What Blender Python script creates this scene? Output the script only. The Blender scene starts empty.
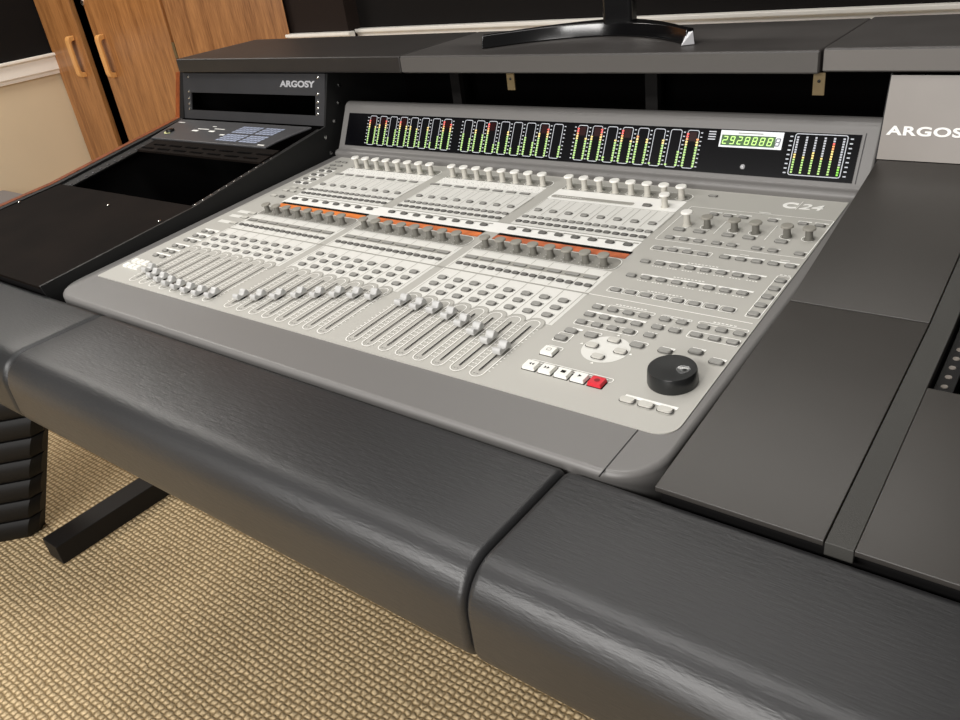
import bpy, bmesh, math, random
from math import sin, cos, pi, radians, atan2, hypot, sqrt
from mathutils import Matrix, Vector
random.seed(7)
SC = bpy.context.scene
COL = SC.collection
TH = radians(3.0)
Z0 = 0.80

# ------------------------------------------------------------------ materials
def srgb(r, g, b):
    f = lambda c: (c/255/12.92) if c/255 <= 0.04045 else ((c/255+0.055)/1.055)**2.4
    return (f(r), f(g), f(b), 1)

def nm(name, rgb, rough=0.5, metal=0.0, spec=0.5, emit=0.0, noise=None, bump=None, coat=0.0):
    """procedural principled material; noise=(scale, amount), bump=(scale, strength, distance, stretch)"""
    m = bpy.data.materials.new(name); m.use_nodes = True
    nt = m.node_tree; b = nt.nodes['Principled BSDF']
    col = srgb(*rgb)
    b.inputs['Base Color'].default_value = col
    b.inputs['Roughness'].default_value = rough
    b.inputs['Metallic'].default_value = metal
    b.inputs['Specular IOR Level'].default_value = spec
    b.inputs['Coat Weight'].default_value = coat
    if emit:
        b.inputs['Emission Color'].default_value = col
        b.inputs['Emission Strength'].default_value = emit
    tc = None
    if noise or bump:
        tc = nt.nodes.new('ShaderNodeTexCoord')
    if noise:
        n = nt.nodes.new('ShaderNodeTexNoise'); n.inputs['Scale'].default_value = noise[0]; n.inputs['Detail'].default_value = 5
        mp = nt.nodes.new('ShaderNodeMapRange')
        mp.inputs['From Min'].default_value = 0.3; mp.inputs['From Max'].default_value = 0.7
        mp.inputs['To Min'].default_value = 1-noise[1]; mp.inputs['To Max'].default_value = 1+noise[1]
        mx = nt.nodes.new('ShaderNodeVectorMath'); mx.operation = 'SCALE'
        mx.inputs[0].default_value = col[:3]
        nt.links.new(tc.outputs['Object'], n.inputs['Vector']); nt.links.new(n.outputs['Fac'], mp.inputs['Value'])
        nt.links.new(mp.outputs['Result'], mx.inputs['Scale']); nt.links.new(mx.outputs[0], b.inputs['Base Color'])
    if bump:
        n = nt.nodes.new('ShaderNodeTexNoise'); n.inputs['Scale'].default_value = bump[0]; n.inputs['Detail'].default_value = 6
        mg = nt.nodes.new('ShaderNodeMapping'); mg.inputs['Scale'].default_value = bump[3] if len(bump) > 3 else (1, 1, 1)
        bp = nt.nodes.new('ShaderNodeBump'); bp.inputs['Strength'].default_value = bump[1]; bp.inputs['Distance'].default_value = bump[2]
        nt.links.new(tc.outputs['Object'], mg.inputs['Vector']); nt.links.new(mg.outputs[0], n.inputs['Vector'])
        nt.links.new(n.outputs['Fac'], bp.inputs['Height']); nt.links.new(bp.outputs[0], b.inputs['Normal'])
    return m

def wood(name, c1, c2, rough=0.35, axis='Z'):
    m = bpy.data.materials.new(name); m.use_nodes = True
    nt = m.node_tree; b = nt.nodes['Principled BSDF']
    tc = nt.nodes.new('ShaderNodeTexCoord'); mg = nt.nodes.new('ShaderNodeMapping')
    mg.inputs['Scale'].default_value = (14, 14, 0.8)
    n = nt.nodes.new('ShaderNodeTexNoise'); n.inputs['Scale'].default_value = 2.2; n.inputs['Detail'].default_value = 8; n.inputs['Distortion'].default_value = 1.2
    w = nt.nodes.new('ShaderNodeTexNoise'); w.inputs['Scale'].default_value = 22; w.inputs['Detail'].default_value = 3
    ad = nt.nodes.new('ShaderNodeMath'); ad.operation = 'MULTIPLY_ADD'; ad.inputs[1].default_value = 0.45
    sb = nt.nodes.new('ShaderNodeMath'); sb.operation = 'MULTIPLY'; sb.inputs[1].default_value = 0.55
    r = nt.nodes.new('ShaderNodeValToRGB')
    r.color_ramp.elements[0].position = 0.36; r.color_ramp.elements[0].color = srgb(*c1)
    r.color_ramp.elements[1].position = 0.62; r.color_ramp.elements[1].color = srgb(*c2)
    L = nt.links.new
    L(tc.outputs['Object'], mg.inputs['Vector']); L(mg.outputs[0], n.inputs['Vector']); L(mg.outputs[0], w.inputs['Vector'])
    L(n.outputs['Fac'], sb.inputs[0]); L(w.outputs['Fac'], ad.inputs[0]); L(sb.outputs[0], ad.inputs[2])
    L(ad.outputs[0], r.inputs['Fac']); L(r.outputs[0], b.inputs['Base Color'])
    b.inputs['Roughness'].default_value = rough
    return m

def carpet_mat():
    m = bpy.data.materials.new('woven_loop_carpet'); m.use_nodes = True
    nt = m.node_tree; b = nt.nodes['Principled BSDF']; L = nt.links.new
    N = nt.nodes.new
    tc = N('ShaderNodeTexCoord')
    wob = N('ShaderNodeTexNoise'); wob.inputs['Scale'].default_value = 75; wob.inputs['Detail'].default_value = 3
    va = N('ShaderNodeVectorMath'); va.operation = 'SUBTRACT'; va.inputs[1].default_value = (0.5, 0.5, 0.5)
    vs = N('ShaderNodeVectorMath'); vs.operation = 'SCALE'; vs.inputs['Scale'].default_value = 0.010
    vd = N('ShaderNodeVectorMath'); vd.operation = 'ADD'
    L(tc.outputs['Object'], wob.inputs['Vector']); L(wob.outputs['Color'], va.inputs[0]); L(va.outputs[0], vs.inputs[0])
    L(tc.outputs['Object'], vd.inputs[0]); L(vs.outputs[0], vd.inputs[1])
    sp = N('ShaderNodeSeparateXYZ'); L(vd.outputs[0], sp.inputs[0])
    def wave(out, per):
        a = N('ShaderNodeMath'); a.operation = 'MULTIPLY'; a.inputs[1].default_value = pi/per
        s = N('ShaderNodeMath'); s.operation = 'SINE'; q = N('ShaderNodeMath'); q.operation = 'ABSOLUTE'
        L(out, a.inputs[0]); L(a.outputs[0], s.inputs[0]); L(s.outputs[0], q.inputs[0]); return q
    wx = wave(sp.outputs['X'], 0.0135); wy = wave(sp.outputs['Y'], 0.0125)
    mu = N('ShaderNodeMath'); mu.operation = 'MULTIPLY'; L(wx.outputs[0], mu.inputs[0]); L(wy.outputs[0], mu.inputs[1])
    r = N('ShaderNodeValToRGB'); r.color_ramp.elements[0].position = 0.05; r.color_ramp.elements[0].color = srgb(144, 122, 88)
    r.color_ramp.elements[1].position = 0.75; r.color_ramp.elements[1].color = srgb(224, 200, 160)
    L(mu.outputs[0], r.inputs['Fac'])
    big = N('ShaderNodeTexNoise'); big.inputs['Scale'].default_value = 70; big.inputs['Detail'].default_value = 4
    L(tc.outputs['Object'], big.inputs['Vector'])
    mr = N('ShaderNodeMapRange'); mr.inputs['From Min'].default_value = 0.25; mr.inputs['From Max'].default_value = 0.75; mr.inputs['To Min'].default_value = 0.72; mr.inputs['To Max'].default_value = 1.12
    L(big.outputs['Fac'], mr.inputs['Value'])
    sc = N('ShaderNodeVectorMath'); sc.operation = 'SCALE'; L(r.outputs[0], sc.inputs[0]); L(mr.outputs[0], sc.inputs['Scale'])
    L(sc.outputs[0], b.inputs['Base Color'])
    bp = N('ShaderNodeBump'); bp.inputs['Strength'].default_value = 0.7; bp.inputs['Distance'].default_value = 0.004
    L(mu.outputs[0], bp.inputs['Height']); L(bp.outputs[0], b.inputs['Normal'])
    b.inputs['Roughness'].default_value = 0.95; b.inputs['Specular IOR Level'].default_value = 0.1
    return m

def print_mat():
    """white strip covered with tiny grey print, too small to read"""
    m = bpy.data.materials.new('fine_print_strip'); m.use_nodes = True
    nt = m.node_tree; b = nt.nodes['Principled BSDF']; L = nt.links.new
    tc = nt.nodes.new('ShaderNodeTexCoord'); n = nt.nodes.new('ShaderNodeTexNoise')
    n.inputs['Scale'].default_value = 330; n.inputs['Detail'].default_value = 1
    r = nt.nodes.new('ShaderNodeValToRGB'); r.color_ramp.elements[0].position = 0.33; r.color_ramp.elements[0].color = srgb(186, 184, 179)
    r.color_ramp.elements[1].position = 0.42; r.color_ramp.elements[1].color = srgb(240, 239, 234)
    L(tc.outputs['Object'], n.inputs['Vector']); L(n.outputs['Fac'], r.inputs['Fac']); L(r.outputs[0], b.inputs['Base Color'])
    b.inputs['Roughness'].default_value = 0.5
    return m

M = dict(
    housing=nm('housing_grey_plastic', (113, 111, 109), 0.42, bump=(900, 0.12, 0.0004)),
    face=nm('face_greige_paint', (178, 176, 169), 0.5),
    cell=nm('panel_pale_grey', (220, 219, 213), 0.5),
    band=nm('panel_white', (242, 241, 236), 0.5),
    strip=nm('panel_mid_grey', (158, 156, 148), 0.5),
    inset=nm('panel_dark_inset', (140, 138, 131), 0.5),
    line=nm('white_print', (246, 245, 240), 0.5),
    greyline=nm('grey_print', (135, 133, 127), 0.5),
    pr=print_mat(),
    black=nm('black_plastic', (14, 14, 15), 0.4),
    slot=nm('slot_black', (18, 17, 16), 0.8, spec=0.1),
    screen=nm('smoked_screen', (8, 8, 11), 0.12, spec=0.6),
    btn=nm('button_grey', (146, 145, 140), 0.5),
    btnshadow=nm('button_shadow', (78, 77, 74), 0.8, spec=.1),
    btnd=nm('button_dark_grey', (108, 107, 103), 0.5),
    btnl=nm('button_light_grey', (196, 194, 186), 0.5),
    btnw=nm('button_white', (238, 237, 230), 0.4),
    btnr=nm('button_red', (206, 34, 50), 0.4, emit=0.05),
    knobw=nm('knob_white', (238, 236, 230), 0.4),
    knobs=nm('knob_stem_light', (196, 193, 184), 0.5),
    knobg=nm('knob_grey', (142, 139, 130), 0.5),
    knobgs=nm('knob_stem_grey', (112, 110, 103), 0.5),
    fader=nm('fader_pale', (190, 190, 188), 0.32),
    orange=nm('display_orange', (218, 122, 54), 0.5, emit=0.08, noise=(60, 0.25)),
    orange2=nm('display_orange_deep', (202, 110, 58), 0.5, emit=0.08, noise=(60, 0.25)),
    orange3=nm('display_orange_brown', (186, 100, 62), 0.5, emit=0.05, noise=(60, 0.3)),
    wheel=nm('wheel_black', (30, 31, 31), 0.28),
    chrome=nm('bright_metal', (225, 225, 222), 0.25, metal=1.0),
    ledg=nm('led_green', (158, 196, 112), 0.5, emit=0.55),
    ledy=nm('led_yellow', (226, 200, 120), 0.5, emit=0.6),
    ledo=nm('led_orange', (232, 150, 90), 0.5, emit=0.6),
    ledr=nm('led_red', (228, 84, 76), 0.5, emit=0.6),
    ledw=nm('led_white', (215, 218, 222), 0.5, emit=0.3),
    ledgd=nm('led_green_deep', (120, 200, 60), 0.5, emit=0.6),
    scrline=nm('screen_print', (176, 179, 186), 0.5, emit=0.22),
    leather=nm('black_leather', (41, 41, 42), 0.40, spec=0.6, noise=(5, 0.12), bump=(300, 0.38, 0.0008, (0.28, 1.6, 1.2))),
    leather_shaded=nm('black_leather_shaded', (34, 35, 36), 0.42, spec=0.5, noise=(6, 0.12), bump=(300, 0.35, 0.0008, (0.28, 1.6, 1.2))),  # shaded copy of the pad leather, dim left end put into the colour
    lam=nm('black_laminate', (54, 51, 48), 0.32, spec=0.5, noise=(7, 0.12), bump=(700, 0.06, 0.0004)),
    lamb=nm('black_laminate_brown_shaded', (20, 15, 12), 0.8, spec=0.08, noise=(9, 0.35)),  # brown-black laminate, with the left bay's shade put into the colour
    vinyl=nm('black_vinyl', (62, 61, 58), 0.55, spec=0.4, bump=(900, 0.35, 0.0006)),
    bl=nm('rack_black', (20, 19, 19), 0.55, spec=0.3),
    blg=nm('board_black', (26, 26, 26), 0.5, spec=0.3),
    dim=nm('screw_shaded', (84, 84, 86), 0.45, metal=.6),  # left rail screws, darkness of the bay put into their colour
    void=nm('deep_black', (7, 6, 6), 0.9, spec=0.05),
    rackgrey=nm('rack_panel_grey', (50, 50, 52), 0.45, noise=(12, 0.1)),
    argo=nm('satin_grey_panel', (128, 121, 114), 0.35, noise=(9, 0.08)),
    device=nm('device_grey', (62, 62, 64), 0.45),
    devled=nm('device_pale_key', (150, 158, 178), 0.5, emit=0.05),
    brass=nm('brass_plate', (112, 96, 66), 0.5, metal=0.3),
    edge=wood('orange_wood_edge', (96, 46, 22), (150, 80, 42)),
    wood=wood('brown_wood_laminate', (128, 82, 44), (180, 126, 76), 0.28),
    handle=nm('light_wood_handle', (222, 164, 98), 0.4),
    wallb=nm('beige_wall_paint', (216, 198, 168), 0.8, noise=(2, 0.04)),
    walld=nm('black_wall_paint', (16, 13, 12), 0.85, spec=0.2, noise=(300, 0.3)),
    wallbr=nm('dark_brown_wall_paint', (34, 25, 21), 0.85, spec=0.2, noise=(200, 0.2)),
    rail=nm('white_gloss_trim', (250, 246, 238), 0.35),
    steel=nm('black_powder_steel', (24, 22, 21), 0.6, spec=0.3),
    gloss=nm('gloss_black', (12, 12, 13), 0.16, spec=0.6),
    silver=nm('silver_cap', (190, 190, 192), 0.35, metal=0.4),
    boxgrey=nm('grey_box_plastic', (118, 116, 118), 0.5),
    chair=nm('chair_black_leather', (15, 14, 14), 0.6, spec=0.3),
)

# ------------------------------------------------------------------ mesh builder
class MB:
    def __init__(s): s.v = []; s.f = []; s.m = []; s.mats = []; s.sm = []
    def mi(s, mat):
        if mat not in s.mats: s.mats.append(mat)
        return s.mats.index(mat)
    def add(s, vs, fs, mat, smooth=False):
        o = len(s.v); i = s.mi(mat); s.v += [tuple(v) for v in vs]
        for f in fs: s.f.append(tuple(k+o for k in f)); s.m.append(i); s.sm.append(smooth)
        return s
    def box(s, x0, x1, y0, y1, z0, z1, mat):
        return s.add([(x0,y0,z0),(x1,y0,z0),(x1,y1,z0),(x0,y1,z0),(x0,y0,z1),(x1,y0,z1),(x1,y1,z1),(x0,y1,z1)],
                     [(3,2,1,0),(4,5,6,7),(0,1,5,4),(1,2,6,5),(2,3,7,6),(3,0,4,7)], mat)
    def prism(s, poly, z0, z1, mat, inset=0.0, smooth=False):
        """poly: ccw (x,y); extruded up; top inset toward centroid"""
        n = len(poly); cx = sum(p[0] for p in poly)/n; cy = sum(p[1] for p in poly)/n
        top = []
        for x, y in poly:
            d = hypot(x-cx, y-cy) or 1; k = max(0, 1-inset/d); top.append((cx+(x-cx)*k, cy+(y-cy)*k, z1))
        vs = [(x, y, z0) for x, y in poly]+top
        fs = [tuple(range(n-1, -1, -1)), tuple(range(n, 2*n))]+[(i, (i+1) % n, n+(i+1) % n, n+i) for i in range(n)]
        return s.add(vs, fs, mat, smooth)
    def flat(s, poly, z, mat):
        return s.add([(x, y, z) for x, y in poly], [tuple(range(len(poly)))], mat)
    def rect(s, x0, x1, y0, y1, z, mat): return s.flat([(x0,y0),(x1,y0),(x1,y1),(x0,y1)], z, mat)
    def xprof(s, prof, x0, x1, mat):
        """prof: list of (y,z) ; extruded along x"""
        n = len(prof); vs = [(x0, y, z) for y, z in prof]+[(x1, y, z) for y, z in prof]
        fs = [tuple(range(n)), tuple(range(2*n-1, n-1, -1))]+[(i, n+i, n+(i+1) % n, (i+1) % n) for i in range(n)]
        return s.add(vs, fs, mat)
    def lathe(s, prof, cx, cy, mat, n=16, smooth=True):
        """prof: (r,z) bottom to top, closed with caps"""
        vs = []; fs = []
        for r, z in prof:
            for k in range(n): a = 2*pi*k/n; vs.append((cx+r*cos(a), cy+r*sin(a), z))
        for j in range(len(prof)-1):
            for k in range(n): fs.append((j*n+k, j*n+(k+1) % n, (j+1)*n+(k+1) % n, (j+1)*n+k))
        fs.append(tuple(range((len(prof)-1)*n, len(prof)*n))); fs.append(tuple(range(n-1, -1, -1)))
        return s.add(vs, fs, mat, smooth)
    def pathline(s, pts, w, z, mat, closed=False):
        """flat ribbon of width w along pts"""
        n = len(pts); L = []; R = []
        for i in range(n):
            a = pts[(i-1) % n] if (closed or i > 0) else pts[i]; b = pts[(i+1) % n] if (closed or i < n-1) else pts[i]
            dx, dy = b[0]-a[0], b[1]-a[1]; l = hypot(dx, dy) or 1; nx, ny = -dy/l*w/2, dx/l*w/2
            L.append((pts[i][0]+nx, pts[i][1]+ny, z)); R.append((pts[i][0]-nx, pts[i][1]-ny, z))
        fs = [(n+i, n+(i+1) % n, (i+1) % n, i) for i in range(n if closed else n-1)]
        return s.add(L+R, fs, mat)
    def xform(s, mat4, start=0):
        s.v = s.v[:start]+[tuple(mat4 @ Vector(v)) for v in s.v[start:]]; return s
    def build(s, name, parent=None, bevel=None, loc=None):
        me = bpy.data.meshes.new(name); me.from_pydata(s.v, [], s.f); me.validate()
        for m in s.mats: me.materials.append(m)
        for p, i, q in zip(me.polygons, s.m, s.sm): p.material_index = i; p.use_smooth = q
        bm = bmesh.new(); bm.from_mesh(me); bmesh.ops.recalc_face_normals(bm, faces=bm.faces) if bevel is not None else None
        if any(s.sm):
            for e in bm.edges:
                if len(e.link_faces) == 2 and e.calc_face_angle(0) > radians(32): e.smooth = False
        bm.to_mesh(me); bm.free()
        o = bpy.data.objects.new(name, me); COL.objects.link(o)
        if parent: o.parent = parent
        if loc: o.location = loc
        if bevel:
            b = o.modifiers.new('bevel', 'BEVEL'); b.width = bevel[0]; b.segments = bevel[1]; b.limit_method = 'ANGLE'; b.angle_limit = radians(bevel[2] if len(bevel) > 2 else 30)
            for p in me.polygons: p.use_smooth = True
            w = o.modifiers.new('wn', 'WEIGHTED_NORMAL'); w.keep_sharp = False
        return o

def rrect(x0, x1, y0, y1, r, n=5):
    if not isinstance(r, (tuple, list)): r = (r,)*4       # BL, BR, TR, TL
    out = []
    for (cx, cy, a0, rr) in ((x0, y0, pi, r[0]), (x1, y0, 1.5*pi, r[1]), (x1, y1, 0, r[2]), (x0, y1, pi/2, r[3])):
        sx = 1 if cx == x0 else -1; sy = 1 if cy == y0 else -1
        if rr <= 0: out.append((cx, cy)); continue
        for k in range(n+1):
            a = a0+pi/2*k/n; out.append((cx+sx*rr+rr*cos(a), cy+sy*rr+rr*sin(a)))
    return out
def ellipse(cx, cy, rx, ry, n=12): return [(cx+rx*cos(2*pi*k/n), cy+ry*sin(2*pi*k/n)) for k in range(n)]

def thing(name, label, cat, loc=(0,0,0), rot=(0,0,0), group=None):
    o = bpy.data.objects.new(name, None); COL.objects.link(o); o.location = loc; o.rotation_euler = rot
    o.empty_display_size = 0.05
    o['label'] = label; o['category'] = cat
    if group: o['group'] = group
    return o
def structure(o): o['kind'] = 'structure'; return o

def text_mesh(txt, size, mat, parent, mat4, name='lettering', offset=0.0, shear=0.0, align='LEFT', sx=1.0, spacing=1.0):
    c = bpy.data.curves.new('txt', 'FONT'); c.body = txt; c.size = size; c.align_x = align; c.offset = offset; c.shear = shear; c.extrude = 0.0002; c.space_character = spacing
    t = bpy.data.objects.new('txt', c); COL.objects.link(t)
    bpy.context.view_layer.update()
    me = bpy.data.meshes.new_from_object(t.evaluated_get(bpy.context.evaluated_depsgraph_get()))
    bpy.data.objects.remove(t)
    me.transform(mat4 @ Matrix.Diagonal((sx, 1, 1, 1))); me.materials.clear(); me.materials.append(mat)
    o = bpy.data.objects.new(name, me); COL.objects.link(o); o.parent = parent
    return o

# ================================================================== THE MIXING CONSOLE (panel coordinates, tilted 3 degrees)
con = thing('mixing_console', 'large grey 24-channel mixing console with faders, knobs and lit meters set into the black desk', 'mixing console', (0, 0, Z0), (TH, 0, 0))
XL, XR = -0.1130, 0.9065
h = MB()
h.prism(rrect(XL, XR, -0.4835, 0.20, (0.05, 0.05, 0.0, 0.0), 8), -0.075, -0.0012, M['housing'])
h.build('housing', con, bevel=(0.006, 4))
# raised meter bridge
SY0, SH0, SY1, SH1 = .150, .0195, .187, .080
mb = MB()
prof = [(.134, -.004), (.1325, .0075), (.137, .0125), (.1455, .0130), (SY0, SH0), (SY1, SH1), (.190, .086), (.1955, .0905), (.202, .0925), (.209, .0910), (.214, .086), (.216, .078), (.216, -.06), (.134, -.06)]
mb.xprof(prof, -.1000, XR, M['housing'])
mb.build('meter_bridge', con, bevel=(0.0035, 3, 20))
sl = sqrt((SY1-SY0)**2+(SH1-SH0)**2)
# screen matrix: local (x, w, n)
SV = Vector((0, (SY1-SY0)/sl, (SH1-SH0)/sl)); SN = Vector((0, -SV.z, SV.y))
SM = Matrix(((1, 0, 0, 0), (0, SV.y, SN.y, SY0), (0, SV.z, SN.z, SH0), (0, 0, 0, 1)))
s = MB(); s.prism([(-.082, .0005), (.8845, .0005), (.8845, .064), (-.082, .064)], 0.0, .0012, M['screen']); s.xform(SM)
scr = s.build('meter_screen', con)
tr = MB()
tr.box(.8885, .8895, 0, .0665, .0, .0009, M['black']); tr.xform(SM); tr.build('seam', con); tr = MB()
tr.box(.8633, .8642, -.489, -.4165, -.002, -.0007, M['black'])
tr.build('seam', con)

NV = 13
def led_meter(x0, w, lv, rv, last=False, name='level_meter'):
    """outlined twin-column meter; lv, rv lit counts 0..13"""
    m = MB(); z = .0016
    m.pathline(rrect(x0, x0+w, .0045, .0600, .003, 3), .0011, z, M['scrline'], True)
    for col, lit in ((0, lv), (1, rv)):
        cx = x0+.0005 if col == 0 else x0+w-.0005
        for k in range(NV):
            y = .0065+k*.0039
            if k >= lit: continue
            c = M['ledg'] if k < 8 else (M['ledy'] if k < 10 else (M['ledo'] if k < 11 else M['ledr']))
            m.rect(cx-.0018, cx+.0018, y, y+.0024, z+.0003, c)
    if max(lv, rv) > 11: m.rect(x0+.003, x0+w-.003, .044, .058, z-.0002, nm_dark_red)
    for xx in ([x0-.0052] if not last else [x0-.0052, x0+.0218]):
        for k in range(9): m.rect(xx-.0016, xx+.0016, .0065+k*.0062, .0080+k*.0062, z, M['scrline'])
    m.xform(SM)
    return m.build(name, scr)
nm_dark_red = nm('screen_red_glow', (38, 7, 8), 0.2)
lev = [[(12,9),(10,12),(4,8),(12,10),(10,9),(3,10),(3,6),(13,12)],
       [(8,6),(10,8),(13,4),(5,10),(3,4),(8,6),(10,12),(0,5)],
       [(13,9),(10,13),(2,9),(13,9),(11,10),(1,10),(1,6),(13,11)]]
for b in range(3):
    for i in range(8):
        led_meter((-.020, .2175, .4535)[b]+i*.0270, .0175, *lev[b][i], last=(i == 7))
# time counter
c = MB()
for k in range(4): c.rect(.675, .686, .048+k*.0036, .0496+k*.0036, .0016, M['scrline'])
c.rect(.693, .7835, .0385, .0625, .0016, M['ledw']); c.rect(.6955, .7805, .0410, .0560, .0019, nm('display_olive', (52, 88, 40), .5, emit=.2)); c.rect(.7735, .7805, .0410, .0560, .0020, M['ledw'])
c.rect(.719, .755, .0585, .0597, .0019, M['greyline'])
c.xform(SM); cnt = c.build('time_counter', scr)
SEG = {'0': 'abcdef', '1': 'bc', '2': 'abged', '3': 'abgcd', '4': 'fgbc', '5': 'afgcd', '6': 'afgedc', '7': 'abc', '8': 'abcdefg', '9': 'abfgcd'}
def digit(ch, x, mat):
    m = MB(); w, hh, t = .0068, .0112, .0013; y = .0429; sk = .0016
    def q(x0, x1, y0, y1):
        m.flat([(x+x0+sk*(y0/hh), y+y0), (x+x1+sk*(y0/hh), y+y0), (x+x1+sk*(y1/hh), y+y1), (x+x0+sk*(y1/hh), y+y1)], .0023, mat)
    for s_ in SEG[ch]:
        if s_ == 'a': q(t*.6, w-t*.6, hh-t, hh)
        if s_ == 'd': q(t*.6, w-t*.6, 0, t)
        if s_ == 'g': q(t*.6, w-t*.6, hh/2-t/2, hh/2+t/2)
        if s_ == 'b': q(w-t, w, hh/2+.0003, hh-.0006)
        if s_ == 'c': q(w-t, w, .0006, hh/2-.0003)
        if s_ == 'f': q(0, t, hh/2+.0003, hh-.0006)
        if s_ == 'e': q(0, t, .0006, hh/2-.0003)
    m.xform(SM); return m.build('digit', cnt)
DL = nm('digit_lime', (186, 236, 130), .5, emit=.65); DG = nm('digit_unlit', (96, 98, 110), .5)
for i, ch in enumerate('2928888'): digit(ch, .6972+i*.0108, DL)
digit('8', .7728, DG)
# master meter
m = MB()
for k in range(9):
    for x in (.7945, .8735): m.rect(x-.002, x+.002, .0075+k*.0062, .0092+k*.0062, .0016, M['scrline'])
m.pathline(rrect(.7995, .8680, .0060, .0620, .003, 3), .0012, .0016, M['scrline'], True)
for j, lit in enumerate((8, 7, 9, 7, 13, 4)):
    cx = .8035+j*.0121
    for k in range(NV+2):
        y = .0085+k*.0034
        if k < lit: mt = M['ledgd'] if k < 3 and j == 5 else (M['ledg'] if k < 6 else (M['ledy'] if k < 10 else (M['ledo'] if k < 12 else M['ledr'])))
        else: mt = M['scrline']
        m.rect(cx-.0014, cx+.0014, y, y+.0023, .0019, mt)
m.xform(SM); m.build('master_meter', scr)
m = MB(); m.lathe([(.0035, .0012), (.0035, .003), (.001, .0045)], .735, .012, M['silver'], 10); m.xform(SM); m.build('sensor', scr)

# face plate
f = MB(); f.prism([(x if x < .5 else x+(0 if y < -.15 else -.009*(y+.15)/.28), y) for x, y in rrect(-.0835, .8965, -.4178, .1335, (.003, .021, 0, .003), 8)], -.004, 0.0, M['face']); f.build('face_plate', con)

XB = (.004, .2425, .4815); P = .0269
def colx(b, i): return XB[b]+P*i

TOPBUT = []          # (x, y, halfwidth, halflength, height, material, shape)
def addb(x, y, w, l, mat, hh=.0030, shape='o'): TOPBUT.append((x, y, w*.55, l*.555, hh, mat, shape))

Z1, Z2, Z3, Z4 = .0003, .0006, .0009, .0012
for b in range(3):
    x0 = XB[b]-.0145; x1 = XB[b]+P*7+.0125
    o = MB()
    # knob inset with white outline
    o.flat(rrect(x0+.001, x1+.001, .0835, .1125, (.002, .012, .012, .006)), Z1, M['line'])
    o.flat(rrect(x0+.0022, x1-.0004, .0847, .1113, (.002, .011, .011, .005)), Z2, M['inset'])
    if b < 2:
        o.rect(x0, x1, .0605, .0835, Z1, M['pr'])
        o.rect(x0, x1, .0450, .0605, Z1, M['cell'])
    else:
        o.flat(rrect(x0, x1, .0440, .0838, (.006, .004, 0, 0)), Z2, M['band'])
        o.flat(rrect(x0+.003, x0+.146, .0505, .0615, (.005,)*4), Z3, M['strip'])
        o.pathline(rrect(x0+.003, x0+.146, .0505, .0615, (.005,)*4), .0009, Z4, M['line'], True)
        for k in range(10): o.rect(x0+.012+k*.0046, x0+.0155+k*.0046, .0557, .0572, Z4, M['line'])
    o.rect(x0, x1, -.0545, .0440, Z1, M['cell'])
    for i in range(9):
        xx = XB[b]-P/2+P*i+.001
        o.rect(xx-.0004, xx+.0004, -.014, .042, Z2, M['strip'])
    for i in range(8):
        for k in range(9): o.rect(colx(b, i)+.0045, colx(b, i)+.0060, .008+k*.0036, .0098+k*.0036, Z2, M['btn'])
        o.rect(colx(b, i)-.0072, colx(b, i)+.0006, .041, .0424, Z2, M['line'])
    o.rect(x0, x1, -.0370, -.0345, Z2, M['band'])
    # lower panel
    o.flat(rrect(x0-.003, x1+.006, -.1450, -.1120, (.002, .013, .013, .006)), Z2, M['inset'])
    o.pathline(rrect(x0-.003, x1+.006, -.1455, -.1120, (.002, .013, .013, .006)), .0010, Z3, M['line'], True)
    o.rect(x0-.003, x1+.006, -.2055, -.1462, Z1, M['cell'])
    o.rect(x0+.002, x1-.001, -.1745, -.1625, Z2, M['strip'])
    for i in range(9):
        xx = XB[b]-P/2+P*i
        for (ya, yb) in ((-.161, -.148), (-.204, -.176), (-.286, -.2095)): o.rect(xx-.0004, xx+.0004, ya, yb, Z2, M['strip'])
    o.rect(x0-.003, x1+.006, -.2875, -.2085, Z1, M['cell'])
    for i in range(8):
        x = colx(b, i)
        for y in (-.2335, -.2515, -.2700):
            o.rect(x+.0068, x+.0090, y+.0035, y+.0043, Z2, M['btn']); o.rect(x+.0082, x+.0090, y+.0015, y+.0043, Z2, M['btn'])
        # scalloped fader bays
        xs = x-.0028
        o.flat(rrect(xs-P/2, xs+P/2, -.300, -.2795, (0, 0, .0125, .0125), 6), Z2, M['face'])
        o.pathline(rrect(xs-P/2+.0006, xs+P/2-.0006, -.300, -.2800, (0, 0, .0125, .0125), 6)[2:][:14], .0007, Z3, M['strip'])
        # fader lane outline
        o.pathline(rrect(xs-.0085, xs+.0085, -.4095, -.2860, .0085, 6), .0010, Z4, M['line'], True)
        # printed level scale between lanes
        for k in range(14):
            yy = -.3035-k*(.0052+.0022*(k < 6)) if k < 6 else -.3475-(k-6)*.0068
            for sx in (-1, 1):
                xc = xs+sx*P/2*.86
                o.rect(xc-.0013, xc+.0013, yy-.0005, yy+.0005, Z4, M['line'])
        o.rect(xs-.0035, xs-.0012, -.4045, -.4035, Z4, M['btnd']); o.rect(xs+.0008, xs+.0030, -.4045, -.4035, Z4, M['btnd'])
    o.build('channel_overlay', con)
    # orange display in a recess
    d = MB(); d.rect(x0+.006, x1+.004, -.0955, -.0885, Z3, M['slot'])
    d.prism(rrect(x0+.006, x1+.003, -.1085, -.0955, .0008, 2), 0, .0009, (M['orange'], M['orange2'], M['orange3'])[b])
    d.build('display_strip', con)
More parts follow.
